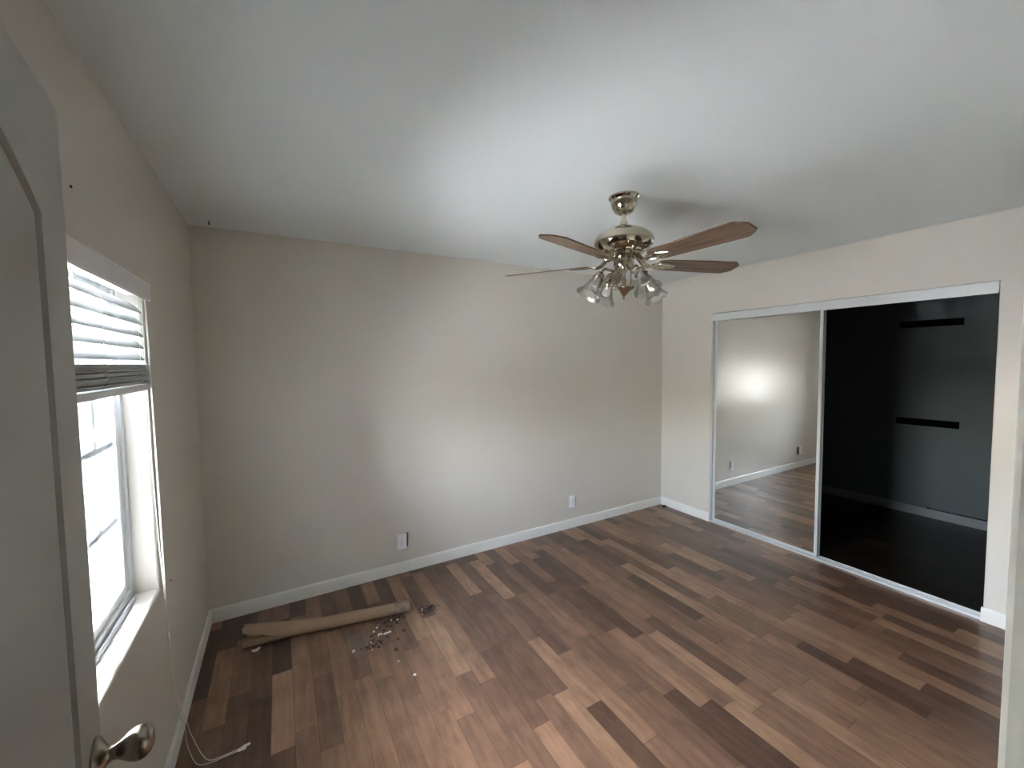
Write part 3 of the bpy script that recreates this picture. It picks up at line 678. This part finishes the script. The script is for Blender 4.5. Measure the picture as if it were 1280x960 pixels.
chip('curled_chip', 0.894, -0.662, [(0.013*math.cos(t*0.35), 0.013*math.sin(t*0.35)) for t in range(14)] + [(0.007*math.cos(t*0.35), 0.007*math.sin(t*0.35)) for t in range(13, -1, -1)], 0.006, 'chip', 'white hook shaped chip among the floor litter', 'chip', -0.7)
chip('stick_chip', 0.936, -0.664, [(-0.022, -0.005), (0.022, -0.006), (0.023, 0.005), (0.0, 0.004), (-0.021, 0.006)], 0.005, 'chip', 'white stick shaped chip beside the hook shaped one', 'chip', 0.1)
chip('round_chip', 0.892, -0.584, scraggly(0.008, 8, 1), 0.005, 'chip', 'small white crumb just below the kraft roll', 'chip')
chip('round_chip', 0.867, -0.612, scraggly(0.007, 8, 2), 0.005, 'chip', 'small white crumb left of the hook shaped chip', 'chip')
chip('round_chip', 0.737, -0.728, scraggly(0.012, 8, 3), 0.006, 'chip', 'white crumb lying on the clear plastic film', 'chip').location.z = 0.0014
chip('round_chip', 0.984, -1.072, scraggly(0.010, 7, 4), 0.006, 'chip', 'lone white crumb on the bare floor, farthest from the roll', 'chip')
chip('round_chip', 0.934, -0.931, scraggly(0.006, 7, 5), 0.003, 'chip', 'tiny pale crumb between the film and the lone white crumb', 'chip')
for i, (x, y, r) in enumerate(((1.029, -0.690, .013), (0.886, -0.722, .015), (0.866, -0.760, .012), (0.98, -0.751, .010), (0.946, -0.831, .013), (0.972, -0.615, .014), (0.925, -0.628, .010), (1.01, -0.60, .012), (0.955, -0.60, .012), (0.93, -0.70, .009))):
    chip('brown_fleck', x, y, scraggly(r, 7, 20+i), 0.004, 'brown', 'dark brown fleck scattered on the floor below the kraft roll', 'fleck', i*0.9, 'brown flecks below the roll')
for i, (x, y, r) in enumerate(((0.852, -0.645, .012), (0.846, -0.69, .013), (0.875, -0.64, .008))):
    chip('red_fleck', x, y, scraggly(r, 7, 60+i), 0.003, 'rust', 'reddish fleck beside the white chips on the floor', 'fleck', i*1.3, 'reddish flecks by the white chips')
chip('black_scrap', W-0.045, -0.085, scraggly(0.02, 8, 90), 0.012, 'black', 'small black scrap on the floor in the right corner', 'scrap')
def grit(name, x, y, sx, sy, n, hgt, label, sd):
    q = random.Random(sd); bm = bmesh.new()
    for k in range(n):
        u = abs(q.gauss(0, 0.45)); a = q.uniform(0, 2*PI); c = Vector((min(u, 1)*sx*math.cos(a), min(u, 1)*sy*math.sin(a), 0)); r = q.uniform(0.0018, 0.0055)
        c.z = r*0.6 + hgt*max(0, 1-u)*q.random(); b = bmesh.new(); bmesh.ops.create_icosphere(b, subdivisions=1, radius=r)
        for v in b.verts: v.co = Vector((v.co.x*q.uniform(.6, 1.7), v.co.y*q.uniform(.6, 1.5), v.co.z*q.uniform(.4, 1))) 
        merge(bm, b, Matrix.Translation(c) @ Matrix.Rotation(q.uniform(0, 6), 4, 'Z'))
    o = obj(name, bm, 'grit', loc=(x, y, 0.0004)); o.data.materials.append(MT['brown']); o.data.materials.append(MT['chip'])
    for i, f in enumerate(o.data.polygons): f.material_index = (0, 1, 0, 1, 0, 1, 0, 0, 1, 2, 1, 0)[(i//20) % 12]
    tag(o, label, 'debris', kind='stuff')
grit('debris_pile', 1.222, -0.560, 0.075, 0.05, 190, 0.018, 'small pile of grey and brown debris past the right end of the roll', 5)
grit('debris_trail', 0.985, -0.560, 0.085, 0.028, 120, 0.008, 'loose grey grit spilled along the front of the kraft roll', 6)
grit('debris_crumbs', 0.83, -0.735, 0.07, 0.05, 70, 0.003, 'fine crumbs strewn at the edge of the clear plastic film', 8)

# ------------------------------------------------------------------ nails left in the walls and ceiling
def nail(loc, d, label, r=0.004, ln=0.012):
    bm = bmesh.new(); lathe(bm, [(0, -0.004), (r*0.5, -0.004), (r*0.5, ln-0.002), (r, ln-0.002), (r, ln), (0, ln+0.001)], 12)
    tag(obj('nail', bm, 'nail', loc=loc, rot=Vector(d).to_track_quat('Z', 'Y').to_euler()), label, 'nail')
nail((0.115, -0.132, H), (0, 0, -1), 'dark nail in the ceiling by the left corner', 0.006, 0.02)
nail((W, -0.346, 2.385), (-1, 0, 0), 'small nail high on the right wall above the mirror door')
nail((0, -1.639, 2.055), (1, 0, 0), 'small nail on the left wall above the blind', 0.004, 0.004)
nail((0, -0.90, 0.700), (1, 0, 0), 'small nail on the left wall beside the window sill', 0.004, 0.004)
